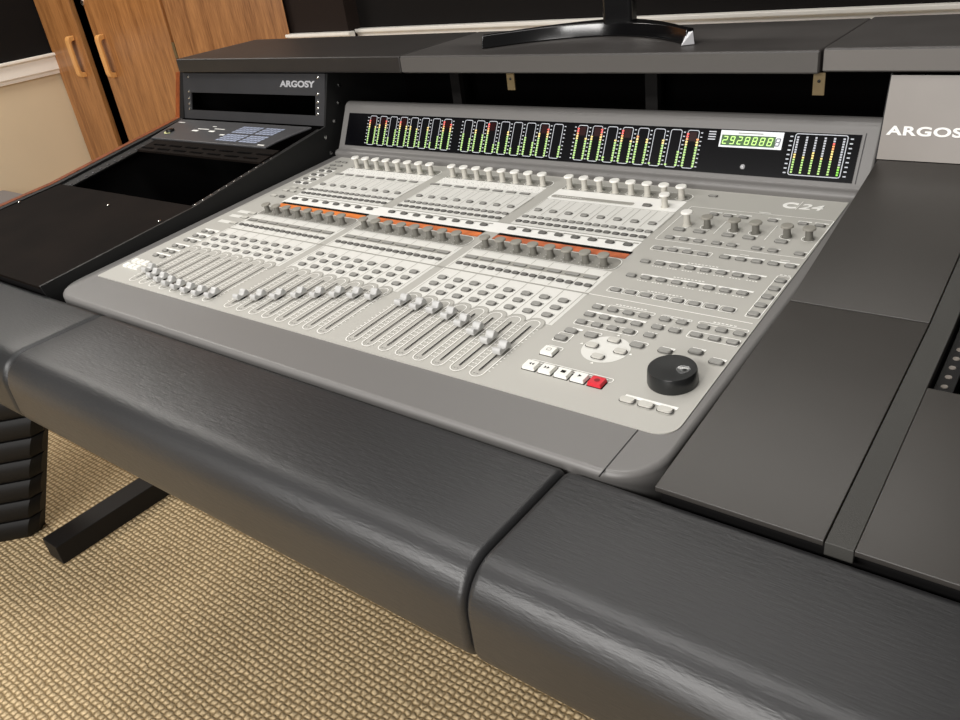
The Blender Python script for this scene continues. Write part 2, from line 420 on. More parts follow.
# continuous white band and dark rules
w = MB()
w.rect(-.0125, .6830, -.0560, -.0545, Z2, M['strip'])
w.rect(-.0125, .6830, -.0885, -.0560, Z1, M['band'])
for b in range(3):
    for i in range(8):
        x = colx(b, i)-.0005
        w.rect(x+.004, x+.022 if i < 7 else x+.012, -.0640, -.0612, Z2, M['strip'])
        w.rect(x-.006, x+.006, -.0645, -.0625, Z2, M['strip'])
w.rect(-.0150, .6900, -.2085, -.2060, Z2, M['strip'])
w.build('divider_band', con)

# fader slots + caps
caps = [[-.377,-.386,-.391,-.395,-.398,-.399,-.399,-.396], [-.384,-.375,-.363,-.349,-.339,-.328,-.321,-.315], [-.313,-.314,-.314,-.319,-.327,-.337,-.347,-.360]]
def cap_mesh():
    m = MB()
    pr = [(-.0112, .0030), (-.0120, .0070), (-.0112, .0100), (-.0090, .0110), (-.0068, .0100), (-.0050, .0078), (-.0020, .0068), (.0005, .0082), (.0018, .0110), (.0042, .0122), (.0068, .0116), (.0088, .0090), (.0112, .0030)]
    m.xprof(pr[::-1], -.0055, .0055, M['fader'])
    m.box(-.0018, .0018, -.004, .004, -.001, .004, M['slot'])
    for yy in (-.0118, .0125): pass
    return m
first = None
for b in range(3):
    for i in range(8):
        x = colx(b, i)-.0028
        sl_ = MB(); sl_.rect(x-.0008, x+.0008, -.3985, -.2985, Z4, M['slot']); sl_.build('fader_slot', con)
        if first is None:
            first = cap_mesh().build('fader_cap', con, bevel=(.0012, 2)); o = first
        else:
            o = first.copy(); COL.objects.link(o); o.parent = con
        o.location = (x+.0015, caps[b][i]+.0035, 0)

def knob(proto, x, y, capm, stemm, hgt=.021, rc=.0080, rs=.0045):
    if proto is None:
        m = MB(); m.lathe([(.0060, 0), (.0060, .0012), (rs*1.06, .0018), (rs*.95, hgt*.8), (rs, hgt-.0032)], 0, 0, stemm, 18)
        o = m.build('knob', con)
        c_ = MB(); c_.lathe([(rs*.9, hgt-.0034), (rc, hgt-.0026), (rc, hgt-.0012), (rc*.9, hgt-.0002), (rc*.6, hgt)], 0, 0, capm, 20)
        cc = c_.build('knob_cap', o)
    else:
        o = proto.copy(); COL.objects.link(o); o.parent = con
        for ch in proto.children:
            c2 = ch.copy(); COL.objects.link(c2); c2.parent = o
    o.location = (x, y, 0)
    return o
kp = kq = None
rings = MB()
for b in range(3):
    for i in range(8):
        x = colx(b, i); o = knob(kp, x, .092, M['knobw'], M['knobs']); kp = kp or o
        rings.pathline(ellipse(x, .092, .0082, .0078, 16)[7:14], .0010, Z4, M['line'])
        for k in range(6): a = pi*(.85+.26*k); rings.rect(x+.0098*cos(a)-.0006, x+.0098*cos(a)+.0006, .092+.0098*sin(a)-.0006, .092+.0098*sin(a)+.0006, Z4, M['line'])
        o = knob(kq, x, -.134, M['knobg'], M['knobgs'], hgt=.0165); kq = kq or o
        for k in range(6): a = pi*(.9+.24*k); rings.rect(x+.0092*cos(a)-.0005, x+.0092*cos(a)+.0005, -.134+.0086*sin(a)-.0005, -.134+.0086*sin(a)+.0005, Z4, M['line'])
knob(kp, .660, .0585, None, None)
knob(kp, .7165, .0085, None, None)
for x in (.7445, .7815, .8095, .8490, .8760):
    knob(kq, x, .0095, None, None)
    rings.pathline(ellipse(x, .0085, .0085, .0085, 18)[6:17], .0010, Z4, M['line'])
rings.build('knob_scale_marks', con)

# ---- buttons
for b in range(3):
    for i in range(8):
        x = colx(b, i)
        if b < 2: addb(x-.0035-.006, .0525, .0165, .0052, M['btn'], .0016, 'r')
        addb(x-.0005, 0.0, .0105, .0066, M['btn'])
        for dx in (-.0060, .0072):
            addb(x+dx-.0005, -.0255, .0088, .0058, M['btn'], .0024); addb(x+dx-.0005, -.0432, .0088, .0058, M['btnd'], .0024)
        addb(x-.0005, -.0705, .0115, .0062, M['btnd'], .0026)
        addb(x+.0008, -.1688, .0175, .0052, M['btn'], .0016, 'r')
        for dx in (-.0050, .0082): addb(x+dx, -.1895, .0088, .0055, M['btnd'], .0024)
        for y in (-.2335, -.2515, -.2700): addb(x+.0005, y, .0118, .0072, M['btn'], .0028)
addb(.633, .0565, .0125, .0068, M['btnd'])
ov = MB()
for y in (.108, .0895, .0735): 
    for x in (-.0620, -.0430): addb(x-(.0 if y < .1 else .004), y, .0115, .0052, M['btn'], .002)
for y in (.0575, .0365, .0150, -.0050):
    ov.rect(-.071, -.030, y-.005, y+.0085, Z1, M['line'])
    for x in (-.0605, -.0390): addb(x, y, .0110, .0060, M['btnd'])
for x, y in ((-.045, -.028), (-.025, -.028), (-.052, -.044), (-.032, -.044), (-.055, -.070)): addb(x, y, .0125, .0058, M['btnl'], .002, 'r')
addb(-.0320, -.0705, .0115, .006, M['btnd'])
for y in (-.147, -.1655, -.190):
    ov.rect(-.064, -.034, y-.004, y+.006, Z1, M['cell']); addb(-.0225, y, .0150, .006, M['btnl'], .002, 'r')
for y in (-.2330, -.2515, -.2700, -.2935, -.3125, -.3310):
    if y > -.26: ov.rect(-.058, -.018, y+.003, y+.011, Z1, M['band'])
    else: ov.rect(-.058, -.018, y+.006, y+.010, Z1, M['line'])
    for x in (-.0480, -.0285): addb(x, y, .0105, .0066, M['btn'])
for y in (-.358, -.3740):
    for x in (-.0640, -.0495, -.0350): addb(x, y, .0115, .0105, M['btnw'], .003, 's')
# master section
W = .0014
def frame(pts, closed=True): ov.pathline(pts, .0011, Z2, M['line'], closed)
addb(.7085, .1125, .0115, .0050, M['btn'], .002)
frame(rrect(.695, .888, -.0435, .0700, .003, 3))
frame([(.7605, .034), (.7605, -.008)], False); frame([(.8270, .038), (.8270, -.008)], False)
for x in (.736, .756, .777, .816, .855, .876): addb(x, .0510, .0110, .0050, M['btn']); ov.rect(x-.008, x+.009, .0570, .0600, Z2, M['line'])
ov.rect(.790, .806, .0730, .0748, Z2, M['line'])
for x in (.7125, .7405, .7795, .8070, .8475): addb(x, -.0075, .0140, .0066, M['btn']); ov.rect(x-.006, x+.009, -.0008, .0012, Z2, M['line'])
ov.rect(.708, .760, -.0292, -.0265, Z2, M['line'])
for x in (.7115, .7315, .7515, .7755, .7955, .8270, .8470, .8790): addb(x, -.0345, .0110, .0060, M['btn']); ov.rect(x-.006, x+.008, -.0290, -.0272, Z2, M['line'])
for j, x in enumerate((.7120, .7320, .7520, .7720, .8005, .8205, .8400, .8600, .8800)): addb(x, -.0685, .0115, .0060, M['btn'])
frame(rrect(.7025, .7830, -.0740, -.0610, .003, 3))
ov.rect(.796, .8475, -.0630, -.0592, Z2, M['line']); ov.rect(.8545, .888, -.0630, -.0592, Z2, M['line'])
ov.rect(.8150, .8260, -.0560, -.0545, Z2, M['line']); ov.rect(.8640, .8750, -.0560, -.0545, Z2, M['line']); ov.rect(.728, .752, -.0590, -.0570, Z2, M['line'])
for k in range(8):
    x = .7140+k*.0198; addb(x, -.1085, .0115, .0062, M['btn']); addb(x+.0015, -.1485, .0115, .0062, M['btn']); addb(x+.0020, -.1885, .0115, .0062, M['btn'])
for y0 in (-.1030, -.1430):
    ov.rect(.7255, .8205, y0, y0+.0036, Z2, M['line']); ov.rect(.8235, .8645, y0, y0+.0036, Z2, M['line'])
    for k in range(7): 
        for q in range(4): ov.rect(.7270+k*.0198+q*.0036, .7294+k*.0198+q*.0036, y0-.0142, y0-.0126, Z2, M['line'])
    for q in range(9): ov.rect(.765+q*.0045, .7680+q*.0045, y0+.0065, y0+.0082, Z2, M['line'])
for k in range(8): frame(rrect(.7055+k*.0198, .7235+k*.0198, -.1935, -.1815, .002, 2))
for q in range(10): ov.rect(.752+q*.0045, .7552+q*.0045, -.1785, -.1768, Z2, M['line'])
frame(rrect(.8750, .8900, -.1955, -.0945, .002, 3))
for q in range(3): ov.rect(.8765+q*.0045, .8795+q*.0045, -.0925, -.0908, Z2, M['line'])
for k in range(5): addb(.8822, -.1070-k*.0203, .0115, .0070, M['btn'])
ov.rect(.690, .8885, -.2075, -.2062, Z2, M['line'])
for j, y in enumerate((-.2330, -.2515, -.2695)):
    for k in range(4): addb(.7165+k*.0198, y, .0115, .0064, M['btn'])
ov.rect(.7105, .7230, -.2275, -.2245, Z2, M['line']); frame(rrect(.7275, .7850, -.2280, -.2225, .002, 2))
ov.rect(.7095, .7840, -.2460, -.2425, Z2, M['line'])
frame(rrect(.7085, .7850, -.2755, -.2635, .003, 2))
for q in range(9): ov.rect(.733+q*.0045, .7362+q*.0045, -.2200, -.2183, Z2, M['line'])
for x, y in ((.800, -.2315), (.820, -.2315), (.800, -.2500), (.820, -.2500), (.800, -.2685)):
    addb(x, y, .0115, .0064, M['btn']); 
    for q in range(3): ov.rect(x-.005+q*.0042, x-.002+q*.0042, y+.0058, y+.0074, Z2, M['line'])
frame(rrect(.793, .8285, -.2265, -.2225, .002, 2))
for x in (.8445, .8645, .8840):
    addb(x, -.2320, .0115, .0064, M['btn']); addb(x, -.2500, .0115, .0064, M['btn'])
frame(rrect(.8360, .8905, -.2260, -.2212, .002, 2)); frame(rrect(.8355, .8905, -.2560, -.2428, .002, 2))
for q in range(6): ov.rect(.850+q*.0045, .8532+q*.0045, -.2190, -.2172, Z2, M['line'])
# round navigation field
ov.flat(ellipse(.7700, -.3095, .0262, .0262, 40), Z1, M['cell'])
for x, y in ((.7700, -.2915), (.7530, -.3090), (.7870, -.3090), (.7700, -.3265)): addb(x, y, .0130, .0078, M['btnl'])
for x, y in ((.7695, -.2800), (.7405, -.3090), (.7990, -.3090), (.7700, -.3385)): ov.flat([(x-.002, y-.0012), (x+.002, y-.0012), (x, y+.0018)], Z2, M['line'])
for x, y in ((.7415, -.2910), (.7970, -.2910)): addb(x, y, .0140, .0074, M['btn']); frame(rrect(x-.0075, x+.010, y+.0025, y+.0080, .002, 2))
addb(.7160, -.2910, .0135, .0074, M['btn']); ov.rect(.7135, .7275, -.2870, -.2830, Z2, M['line'])
addb(.7130, -.3080, .0135, .0074, M['btn']); frame(rrect(.7055, .7235, -.3150, -.2960, .002, 2))
for x, y in ((.8285, -.2905), (.8575, -.2805), (.8835, -.2905)): addb(x, y, .0135, .0074, M['btn']); ov.rect(x-.0060, x+.0085, y+.0040, y+.0080, Z2, M['line'])
for k, x in enumerate((.8345, .8540, .8735)): addb(x, -.3835, .0140, .0076, M['btnl'])
ov.rect(.8290, .8830, -.3785, -.3742, Z2, M['line'])
# transport
frame(rrect(.7085, .8060, -.3630, -.3565, .002, 2)); frame(rrect(.7085, .7275, -.3320, -.3250, .002, 2))
for q in range(20): ov.rect(.7105+q*.0046, .7135+q*.0046, -.3608, -.3588, Z2, M['line'])
# logo frame lines
for k in range(9): ov.rect(.6985+.003*k*0, .6985, 0, 0, Z2, M['line']) if False else None
def region(v): return 'side_legends' if v[0] < .3 else ('transport_legends' if v[1] < -.3540 else ('navigation_legends' if v[1] < -.2085 else 'master_legends'))
for rg in ('side_legends', 'transport_legends', 'navigation_legends', 'master_legends'):
    q = MB()
    for f_, mi_ in zip(ov.f, ov.m):
        if region(ov.v[f_[0]]) == rg: q.add([ov.v[i] for i in f_], [tuple(range(len(f_)))], ov.mats[mi_])
    q.build(rg, con)
slots_ = MB()
TR = [(.7170, -.3375, M['btnw'], ''), (.7150, -.3690, M['btnw'], 'rw'), (.7347, -.3690, M['btnw'], 'ff'), (.7544, -.3690, M['btnw'], 'st'), (.7741, -.3690, M['btnw'], 'pl'), (.7938, -.3690, M['btnr'], 'rc')]
for x, y, mt, sym in TR:
    m = MB(); m.prism(rrect(x-.0084, x+.0080, y-.0074, y+.0072, .0012, 3), 0, .0042, mt, inset=.0013)
    m.prism(rrect(x-.0086, x+.0090, y-.0078, y+.0074, .0008, 2), 0, .0006, M['slot'])
    o = m.build('transport_button', con)
    z = .0044; g = MB(); k_ = M['slot']
    if sym == 'rw':
        for d in (-.0026, .0008): g.flat([(x+d+.0026, y-.0022), (x+d+.0026, y+.0022), (x+d, y)], z, k_)
    elif sym == 'ff':
        for d in (-.0030, .0004): g.flat([(x+d, y-.0022), (x+d+.0026, y), (x+d, y+.0022)], z, k_)
    elif sym == 'st': g.rect(x-.0026, x+.0026, y-.0020, y+.0024, z, k_)
    elif sym == 'pl': g.flat([(x-.0018, y-.0022), (x+.0022, y), (x-.0018, y+.0022)], z, k_)
    elif sym == 'rc': g.flat(ellipse(x, y, .0032, .0028, 16), z, nm('record_dot', (130, 8, 18), .4))
    else: g.pathline(rrect(x-.0025, x+.0025, y-.0022, y+.0022, .0008, 2), .0007, z, M['greyline'], True); 
    g.build('symbol', o)

CAM = Vector((1.15740146, -0.95555577, 1.20256036))
Rt = Matrix.Rotation(TH, 3, 'X')
def bshape(m, t):
    x, y, hw, hl, hh, mat, sh = t
    if mat is not M['btnw']: m.flat(rrect(x-hw-.0002, x+hw+.0010, y-hl-.0008, y+hl+.0001, (min(hw, hl)*.85 if sh == 'o' else .0008), 3 if sh == 'o' else 1), Z4+.0001, M['btnshadow'])  # painted gap shadow, a dark base offset right and toward the front
    if sh == 'o':
        r = min(hw, hl)*.85; m.prism(rrect(x-hw, x+hw, y-hl, y+hl, r, 3), 0, hh, mat, inset=.0007)
    elif sh == 'r': m.prism(rrect(x-hw, x+hw, y-hl, y+hl, .0008, 1), 0, hh, mat, inset=.0003)
    else: m.prism(rrect(x-hw, x+hw, y-hl, y+hl, .0012, 2), 0, hh, mat, inset=.0010)
TOPBUT.sort(key=lambda t: -(t[2]*t[3])/((Rt @ Vector((t[0], t[1], 0))+Vector((0, 0, Z0))-CAM).length**2))
for t in TOPBUT[:100]:
    m = MB(); bshape(m, t); m.build('button', con)
m = MB()
for t in TOPBUT[100:]: bshape(m, t)
o = m.build('buttons', con); o['kind'] = 'stuff'

# jog wheel
jx, jy, jr = .8590, -.3365, .0247
m = MB(); m.lathe([(jr*.98, 0), (jr, .002), (jr*.97, .0142), (jr*.94, .0160), (jr*.86, .0160), (jr*.4, .0156), (jr*.05, .0155)], jx, jy, M['wheel'], 48)
jw = m.build('jog_wheel', con)
m = MB(); m.lathe([(.0066, .0150), (.0066, .0164), (.0060, .0163), (.0050, .0159), (.0030, .0157), (.0005, .0156)], jx+.0110, jy+.0010, nm('dimple_satin', (150, 151, 151), .25, metal=.7), 24); m.build('finger_dimple', jw)
# name mark  C|24
text_mesh('C', .0250, M['line'], con, Matrix.Translation((.8105, .0980, .0004)), 'logo_mark', offset=.0012, sx=1.08)
m = MB(); m.flat([(.8305, .0935), (.8315, .0935), (.8325, .1225), (.8315, .1225)], .0006, M['line']); m.build('logo_rule', con)
text_mesh('24', .0250, M['line'], con, Matrix.Translation((.8335, .0980, .0004)), 'logo_digits', offset=.0003, shear=.1, sx=1.18)

# ================================================================== THE DESK
desk = thing('studio_desk', 'long black studio desk with padded leather front edge, rack bays and raised rear shelf', 'desk', (0, 0, 0))
def zdeck(y, d=0.0):
    pts = [(-.60, .775), (-.49, .786), (-.2, .8125), (.14, .866), (.3, .89)]
    for (a, za), (b_, zb) in zip(pts, pts[1:]):
        if y <= b_: return za+(zb-za)*(y-a)/(b_-a)+d
    return pts[-1][1]+d
def ramp(ys, d): return [(y, zdeck(y, d)) for y in ys]

# padded arm rests
def pad(x0, x1, name, mat, round_=.016, z1=.7710, sag=0.0):
    yb, yf, zb = -.4850, -.6430, .668
    cor = [(yb, zb, .012, 0), (yb, z1, .0125, 1), (yf, z1, .040, 2), (yf, zb, .030, 3)]
    sec = []
    for (cy, cz, r, q) in cor:
        sy = -1 if cy == yb else 1; sz = 1 if cz == zb else -1
        a0 = {0: -pi/2, 1: 0, 2: pi/2, 3: pi}[q]
        for k in range(9):
            a = a0+pi/2*k/8; sec.append((cy+sy*r, cz+sz*r, r, cos(a), sin(a)))
    n = len(sec); vs = []; fs = []
    st = []
    for k in range(6): a = pi/2*k/5; st.append((x0+round_*(1-sin(a)), round_*(1-cos(a)) if False else round_*(1-sin(a))))
    prof = []
    for k in range(7):
        a = pi/2*k/6; prof.append((round_*(1-cos(a)), round_*(1-sin(a))))
    xs = [(x0+dx, dd) for dx, dd in prof]+[(x0+(x1-x0)*t, 0) for t in (.1, .25, .4, .5, .6, .75, .9)]+[(x1-dx, dd) for dx, dd in prof[::-1]]
    for x, dd in xs:
        for (cy, cz, r, ny, nz) in sec:
            rr = max(r-dd, 0.0)
            k = (r-rr)
            vs.append((x, cy+ny*rr-(0 if rr > 0 else 0), cz+nz*rr))
    # uniform inward offset where dd exceeds corner radius is not needed (dd<=round_)
    vs = []
    for x, dd in xs:
        for (cy, cz, r, ny, nz) in sec: vs.append((x, cy+ny*(r-dd), cz+nz*(r-dd)))
    for j in range(len(xs)-1):
        for k in range(n): fs.append((j*n+k, (j+1)*n+k, (j+1)*n+(k+1) % n, j*n+(k+1) % n))
    fs.append(tuple(range(n))); fs.append(tuple(range(len(xs)*n-1, (len(xs)-1)*n-1, -1)))
    m = MB(); m.add(vs, fs, mat, True)
    o = m.build(name, desk, bevel=None)
    bm = bmesh.new(); bm.from_mesh(o.data); bmesh.ops.recalc_face_normals(bm, faces=bm.faces); bm.to_mesh(o.data); bm.free()
    for p in o.data.polygons: p.use_smooth = True
    return o
pad(-.635, .0535, 'armrest_pad', M['leather_shaded'], .011)
pad(.0542, .8302, 'armrest_pad', M['leather'], .007)
pad(.8308, 1.75, 'armrest_pad', M['leather'], .008)
m = MB(); m.box(-.62, 1.73, -.60, -.44, .655, .672, M['bl']); m.build('pad_support', desk)

# upright boards (left outer, left inner, right inner, far right)
def board(x0, x1, mat, d=.008, name='side_board', bottom=.62):
    m = MB(); ys = (-.492, -.35, -.2, -.05, .137)
    pr = ramp(ys, d)+[(.172, .9635), (.395, .9635), (.395, bottom), (-.46, bottom)]
    m.xprof(pr, x0, x1, mat); return m.build(name, desk)
board(-.638, -.622, M['edge'], .002)
board(-.622, -.606, M['bl'], .001)
board(-.1203, -.1153, M['blg'], .0)
sc = MB()
for (y, z) in ((.196, .934), (.184, .902), (.163, .870), (.132, .846), (.137, .813)):
    sc.lathe([(.0036, 0), (.0034, .0012), (.001, .002)], 0, 0, M['chrome'], 10)
    k = 3*10; sc.v[-k:] = [(-.1153+v[2], y+v[0], z+v[1]) for v in sc.v[-k:]]
sc.build('board_screws', desk)
board(1.74, 1.758, M['bl'], .004)
# bay bodies (black inside) and desk belly
m = MB()
m.box(-.606, -.1203, -.47, .37, .62, .635, M['void'])
m.build('bay_floor', desk)
m = MB(); m.box(.917, 1.74, -.46, .37, .62, .635, M['void']); m.build('bay_floor', desk)
m = MB(); m.box(-.1005, .915, .375, .39, .62, .99, M['void']); m.box(-.638, 1.758, .388, .396, .60, .985, M['void']); m.box(-.1005, .9125, -.47, .38, .66, .68, M['void'])
m.build('back_panel', desk)

def deckpanel(x0, x1, y0, y1, mat, name, d=0.0, t=.004, bev=None):
    ys = [y0]+[y for y in (-.2,) if y0 < y < y1]+[y1]
    top = ramp(ys, d); bot = [(y, z-t) for y, z in top[::-1]]
    m = MB(); m.xprof((top+bot), x0, x1, mat)
    return m.build(name, desk, bevel=bev)
# ---- left bay: blank, opening, vent, riser
deckpanel(-.606, -.1203, -.492, -.1945, M['lamb'], 'blank_panel', -.001)
for (x0, x1) in ((-.606, -.566), (-.137, -.1203)):
    r_ = deckpanel(x0, x1, -.1945, .134, M['bl'], 'rack_rail', -.004, .003)
    for k in range(11):
        y = -.186+k*.0185
        q = MB(); q.lathe([(.0034, 0), (.0032, .0014), (.001, .0022)], (x1-.009 if x0 < -.3 else (x0+x1)/2), y, M['chrome'] if x0 > -.3 else M['dim'], 8)
        q.v = [(a, b_, c_+zdeck(y, -.004)) for a, b_, c_ in q.v]
        q.build('screw', r_)
q = MB()
for (x, y) in ((-.129, -.262), (-.596, -.290), (-.33, -.242)):
    q.lathe([(.0032, 0), (.003, .0012), (.001, .002)], x, y, M['chrome'], 8); kk = 24
    q.v[-kk:] = [(a, b_, c_+zdeck(y, .001)) for a, b_, c_ in q.v[-kk:]]
q.build('panel_screws', desk)
vp = deckpanel(-.566, -.137, -.0230, .0290, M['lamb'], 'vent_panel', -.001)
q = MB()
for rr in range(2):
    for k in range(7):
        xa = -.560+k*.060+rr*.02; yy = -.014+rr*.018
        q.box(xa, xa+.042, yy, yy+.006, zdeck(yy)+.0000, zdeck(yy)+.0006, M['void'])
q.build('vent_slots', vp)
q = MB(); q.box(-.600, -.122, -.1945, .0, .66, .662, M['void']); q.build('rack_well', desk)
# riser plane
RN = Vector((0, -1, .3)).normalized(); RU = Vector((0, .3, 1)).normalized()
def riserM(x, y=.140, z=.866): return Matrix(((1, 0, 0, x), (0, RU.y, RN.y, y), (0, RU.z, RN.z, z), (0, 0, 0, 1)))
RM = riserM(0)
def rpanel(x0, x1, w0, w1, mat, name, t=.003, parent=desk):
    m = MB(); m.prism([(x0, w0), (x1, w0), (x1, w1), (x0, w1)], -t, 0, mat); m.xform(RM); return m.build(name, parent)
ap = rpanel(-.606, -.1203, .058, .100, M['rackgrey'], 'rack_blank_panel')
text_mesh('ARGOSY', .0168, nm('argosy_print_grey', (175, 175, 178), .5), ap, RM @ Matrix.Translation((-.2560, .0740, .0004)), 'lettering', offset=.0006, sx=1.60)
rpanel(-.606, -.1203, .000, .0195, M['rackgrey'], 'rack_blank_panel')
for x0, x1 in ((-.606, -.576), (-.148, -.1203)):
    r_ = rpanel(x0, x1, .0195, .058, M['rackgrey'], 'rack_rail')
q = MB()
for x in (-.583, -.140):
    for w_ in (.0225, .034, .046, .061, .093):
        q.lathe([(.0036, .0002), (.0032, .0016), (.001, .0024)], x, w_, M['chrome'], 10)
q.xform(RM); q.build('rack_screws', desk)
# ---- right of console: two narrow blanks, strip, rack bay
def zR(y):
    pts = [(-.60, .770), (-.485, .780), (-.175, .8065), (.14, .864), (.3, .89)]
    for (a, za), (b_, zb) in zip(pts, pts[1:]):
        if y <= b_: return za+(zb-za)*(y-a)/(b_-a)
    return pts[-1][1]
def rdeck(x0, x1, y0, y1, mat, name, d=0.0, t=.004, bev=(.0007, 2, 30)):
    ys = [y0]+[y for y in (-.175,) if y0+.001 < y < y1-.001]+[y1]
    top = [(y, zR(y)+d) for y in ys]; bot = [(y, z-t) for y, z in top[::-1]]
    m = MB(); m.xprof(top+bot, x0, x1, mat); return m.build(name, desk, bevel=bev)
rdeck(.9150, 1.0470, -.487, -.1758, M['lam'], 'blank_panel', .001, .005)
rdeck(.9150, 1.0470, -.1742, .139, M['lam'], 'blank_panel', .001, .005)
rdeck(1.0475, 1.0675, -.486, .139, M['vinyl'], 'divider_strip', -.0005, .012)
rdeck(1.0680, 1.74, -.487, -.2785, M['lam'], 'blank_panel', .001, .005)
rl = rdeck(1.0705, 1.086, -.2780, .139, M['bl'], 'rack_rail', -.010, .003)
rdeck(1.500, 1.74, -.2780, .139, M['lam'], 'blank_panel', .001)
for k in range(20):
    y = -.272+k*.0155; q = MB(); q.lathe([(.0030, 0), (.0028, .0009), (.0012, .0006)], 1.078, y, M['chrome'] if k == 0 else M['argo'], 10)
    q.v = [(a, b_, c_+zR(y)-.010) for a, b_, c_ in q.v]; q.build('screw', rl)
m = MB(); m.xprof([(-.470, .62), (-.470, zR(-.47)-.006), (-.2, zR(-.2)-.008), (.139, zR(.139)-.008), (.139, .62)][::-1], .9135, .9170, M['bl']); m.build('side_board', desk)
m = MB(); m.xprof([(-.470, .62), (-.470, zR(-.47)-.006), (-.2, zR(-.2)-.008), (.139, zR(.139)-.008), (.139, .62)][::-1], 1.052, 1.063, M['bl']); m.build('side_board', desk)
m = MB(); m.box(.915, 1.74, -.4760, -.470, .60, zR(-.47)-.005, M['bl']); m.box(-.62, .915, -.470, -.464, .60, .685, M['void']); m.box(-.62, -.1160, -.4760, -.470, .60, .780, M['bl']); m.build('front_apron', desk)
RM = riserM(0, .1395, .8655)
ap = rpanel(.9135, 1.0480, .0, .1010, M['argo'], 'rack_blank_panel', .004)
text_mesh('ARGOSY', .0148, M['line'], ap, RM @ Matrix.Translation((.9205, .0305, .0004)), 'lettering', offset=.0005, sx=1.62, spacing=1.09)
rpanel(1.0485, 1.74, .0, .1010, M['bl'], 'riser_panel', .004)
m = MB(); m.xprof([(.1435, .62), (.1435, .866), (.176, .9630), (.375, .9630), (.375, .62)][::-1], .9110, .9132, M['bl']); m.build('side_board', desk)

# rear shelf in three lengths
M['vinyl_lit'] = nm('shelf_vinyl_lit', (66, 63, 61), .45, spec=.5, noise=(14, .1), bump=(400, .12, .0006))  # lit copy of the shelf vinyl, light put into the colour
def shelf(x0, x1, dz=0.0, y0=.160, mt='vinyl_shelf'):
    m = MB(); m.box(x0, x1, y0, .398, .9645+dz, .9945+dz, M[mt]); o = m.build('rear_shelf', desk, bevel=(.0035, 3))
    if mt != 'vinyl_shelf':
        q = MB(); q.box(x0+.002, x1-.002, y0-.0012, y0+.0002, .9672+dz, .9918+dz, nm('front_lit_grey', (86, 83, 80) if x0 < .5 else (112, 108, 104), .45)); q.build('front_lit_strip', o)  # light on the shelf front painted as paler strips, brighter to the right
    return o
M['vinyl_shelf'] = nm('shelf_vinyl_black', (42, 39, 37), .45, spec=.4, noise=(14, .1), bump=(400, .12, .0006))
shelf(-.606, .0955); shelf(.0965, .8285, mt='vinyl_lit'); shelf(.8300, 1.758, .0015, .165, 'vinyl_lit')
for (x, z0) in ((.8265, .9360), (.3300, .9360)):
    m = MB(); m.box(x-.0075, x+.0075, .1700, .1725, z0, .9645, M['brass']); m.lathe([(.0022, 0), (.002, .001)], 0, 0, M['black'], 8)
    m.v[-16:] = [(x+v[0], .1700-v[2], .9540+v[1]) for v in m.v[-16:]]
    m.build('shelf_bracket', desk)
for x in (.10, .52):
    m = MB(); m.box(x-.011, x+.011, .300, .312, .66, .9645, M['steel']); m.build('shelf_post', desk)
# feet and legs
for x0, nm_ in ((-.656, 0), (1.700, 1)):
    m = MB(); m.box(x0-.006, x0+.060, -.514, .330, 0.0, .052, M['steel']); m.build('foot', desk, bevel=(.002, 2))
    m = MB(); m.box(x0+.006, x0+.052, .00, .26, .048, .62, M['steel']); m.build('leg', desk)
m = MB(); m.box(-.604, 1.706, .12, .135, .10, .60, M['steel']); m.build('modesty_panel', desk)

# ---- rack device lying at the top of the left bay
dev = thing('rack_controller', 'slim dark grey rack controller with a grid of pale keys below the left rack opening', 'audio device', (0, 0, 0))
def dtop(x): return 0
m = MB()
pf = [(-.588, .0300), (-.183, .0310), (-.178, .060), (-.166, .095), (-.148, .130), (-.604, .130)]
vs = []; 
for (x, y) in pf: vs.append((x, y, zdeck(y)-.0030))
for (x, y) in pf: vs.append((x, y, zdeck(y)+.0020))
n = len(pf); m.add(vs, [tuple(range(n-1, -1, -1)), tuple(range(n, 2*n))]+[(i, (i+1) % n, n+(i+1) % n, n+i) for i in range(n)], M['device'])
m.build('case', dev, bevel=(.002, 2))
def dz_(y): return zdeck(y)+.0026
m = MB()
for k in range(11):
    for j in range(8):
        x = -.352+k*.0118+(.008 if k > 5 else 0); y = .042+j*.0082+(.005 if j > 3 else 0)
        x += (j-4)*.0022
        m.add([(x, y, dz_(y)), (x+.0102, y, dz_(y)), (x+.0112, y+.0062, dz_(y+.0062)), (x+.001, y+.0062, dz_(y+.0062))], [(0, 1, 2, 3)], M['devled'])
m.build('key_grid', dev)
m = MB()
for (x, y, w_, l_) in ((-.480, .085, .040, .003), (-.490, .074, .022, .006), (-.425, .090, .036, .003), (-.430, .076, .020, .006), (-.445, .100, .015, .003), (-.212, .0345, .020, .004), (-.375, .064, .016, .005), (-.590, .110, .026, .003)):
    m.add([(x, y, dz_(y)), (x+w_, y, dz_(y)), (x+w_, y+l_, dz_(y+l_)), (x, y+l_, dz_(y+l_))], [(0, 1, 2, 3)], M['line'])
m.build('panel_print', dev)
m = MB(); m.lathe([(.010, 0), (.009, .005), (.003, .006)], 0, 0, M['black'], 20); m.v = [(a-.560, b_+.066, c_+dz_(.066)) for a, b_, c_ in m.v]; kn = m.build('knob', dev)
m = MB(); m.pathline(ellipse(-.560, .066, .0130, .0130, 20)[11:19], .004, 0, nm('yellow_green_print', (220, 222, 160), .5)); m.v = [(a, b_, dz_(b_)+.0003) for a, b_, c_ in m.v]; m.build('knob_ring', dev)

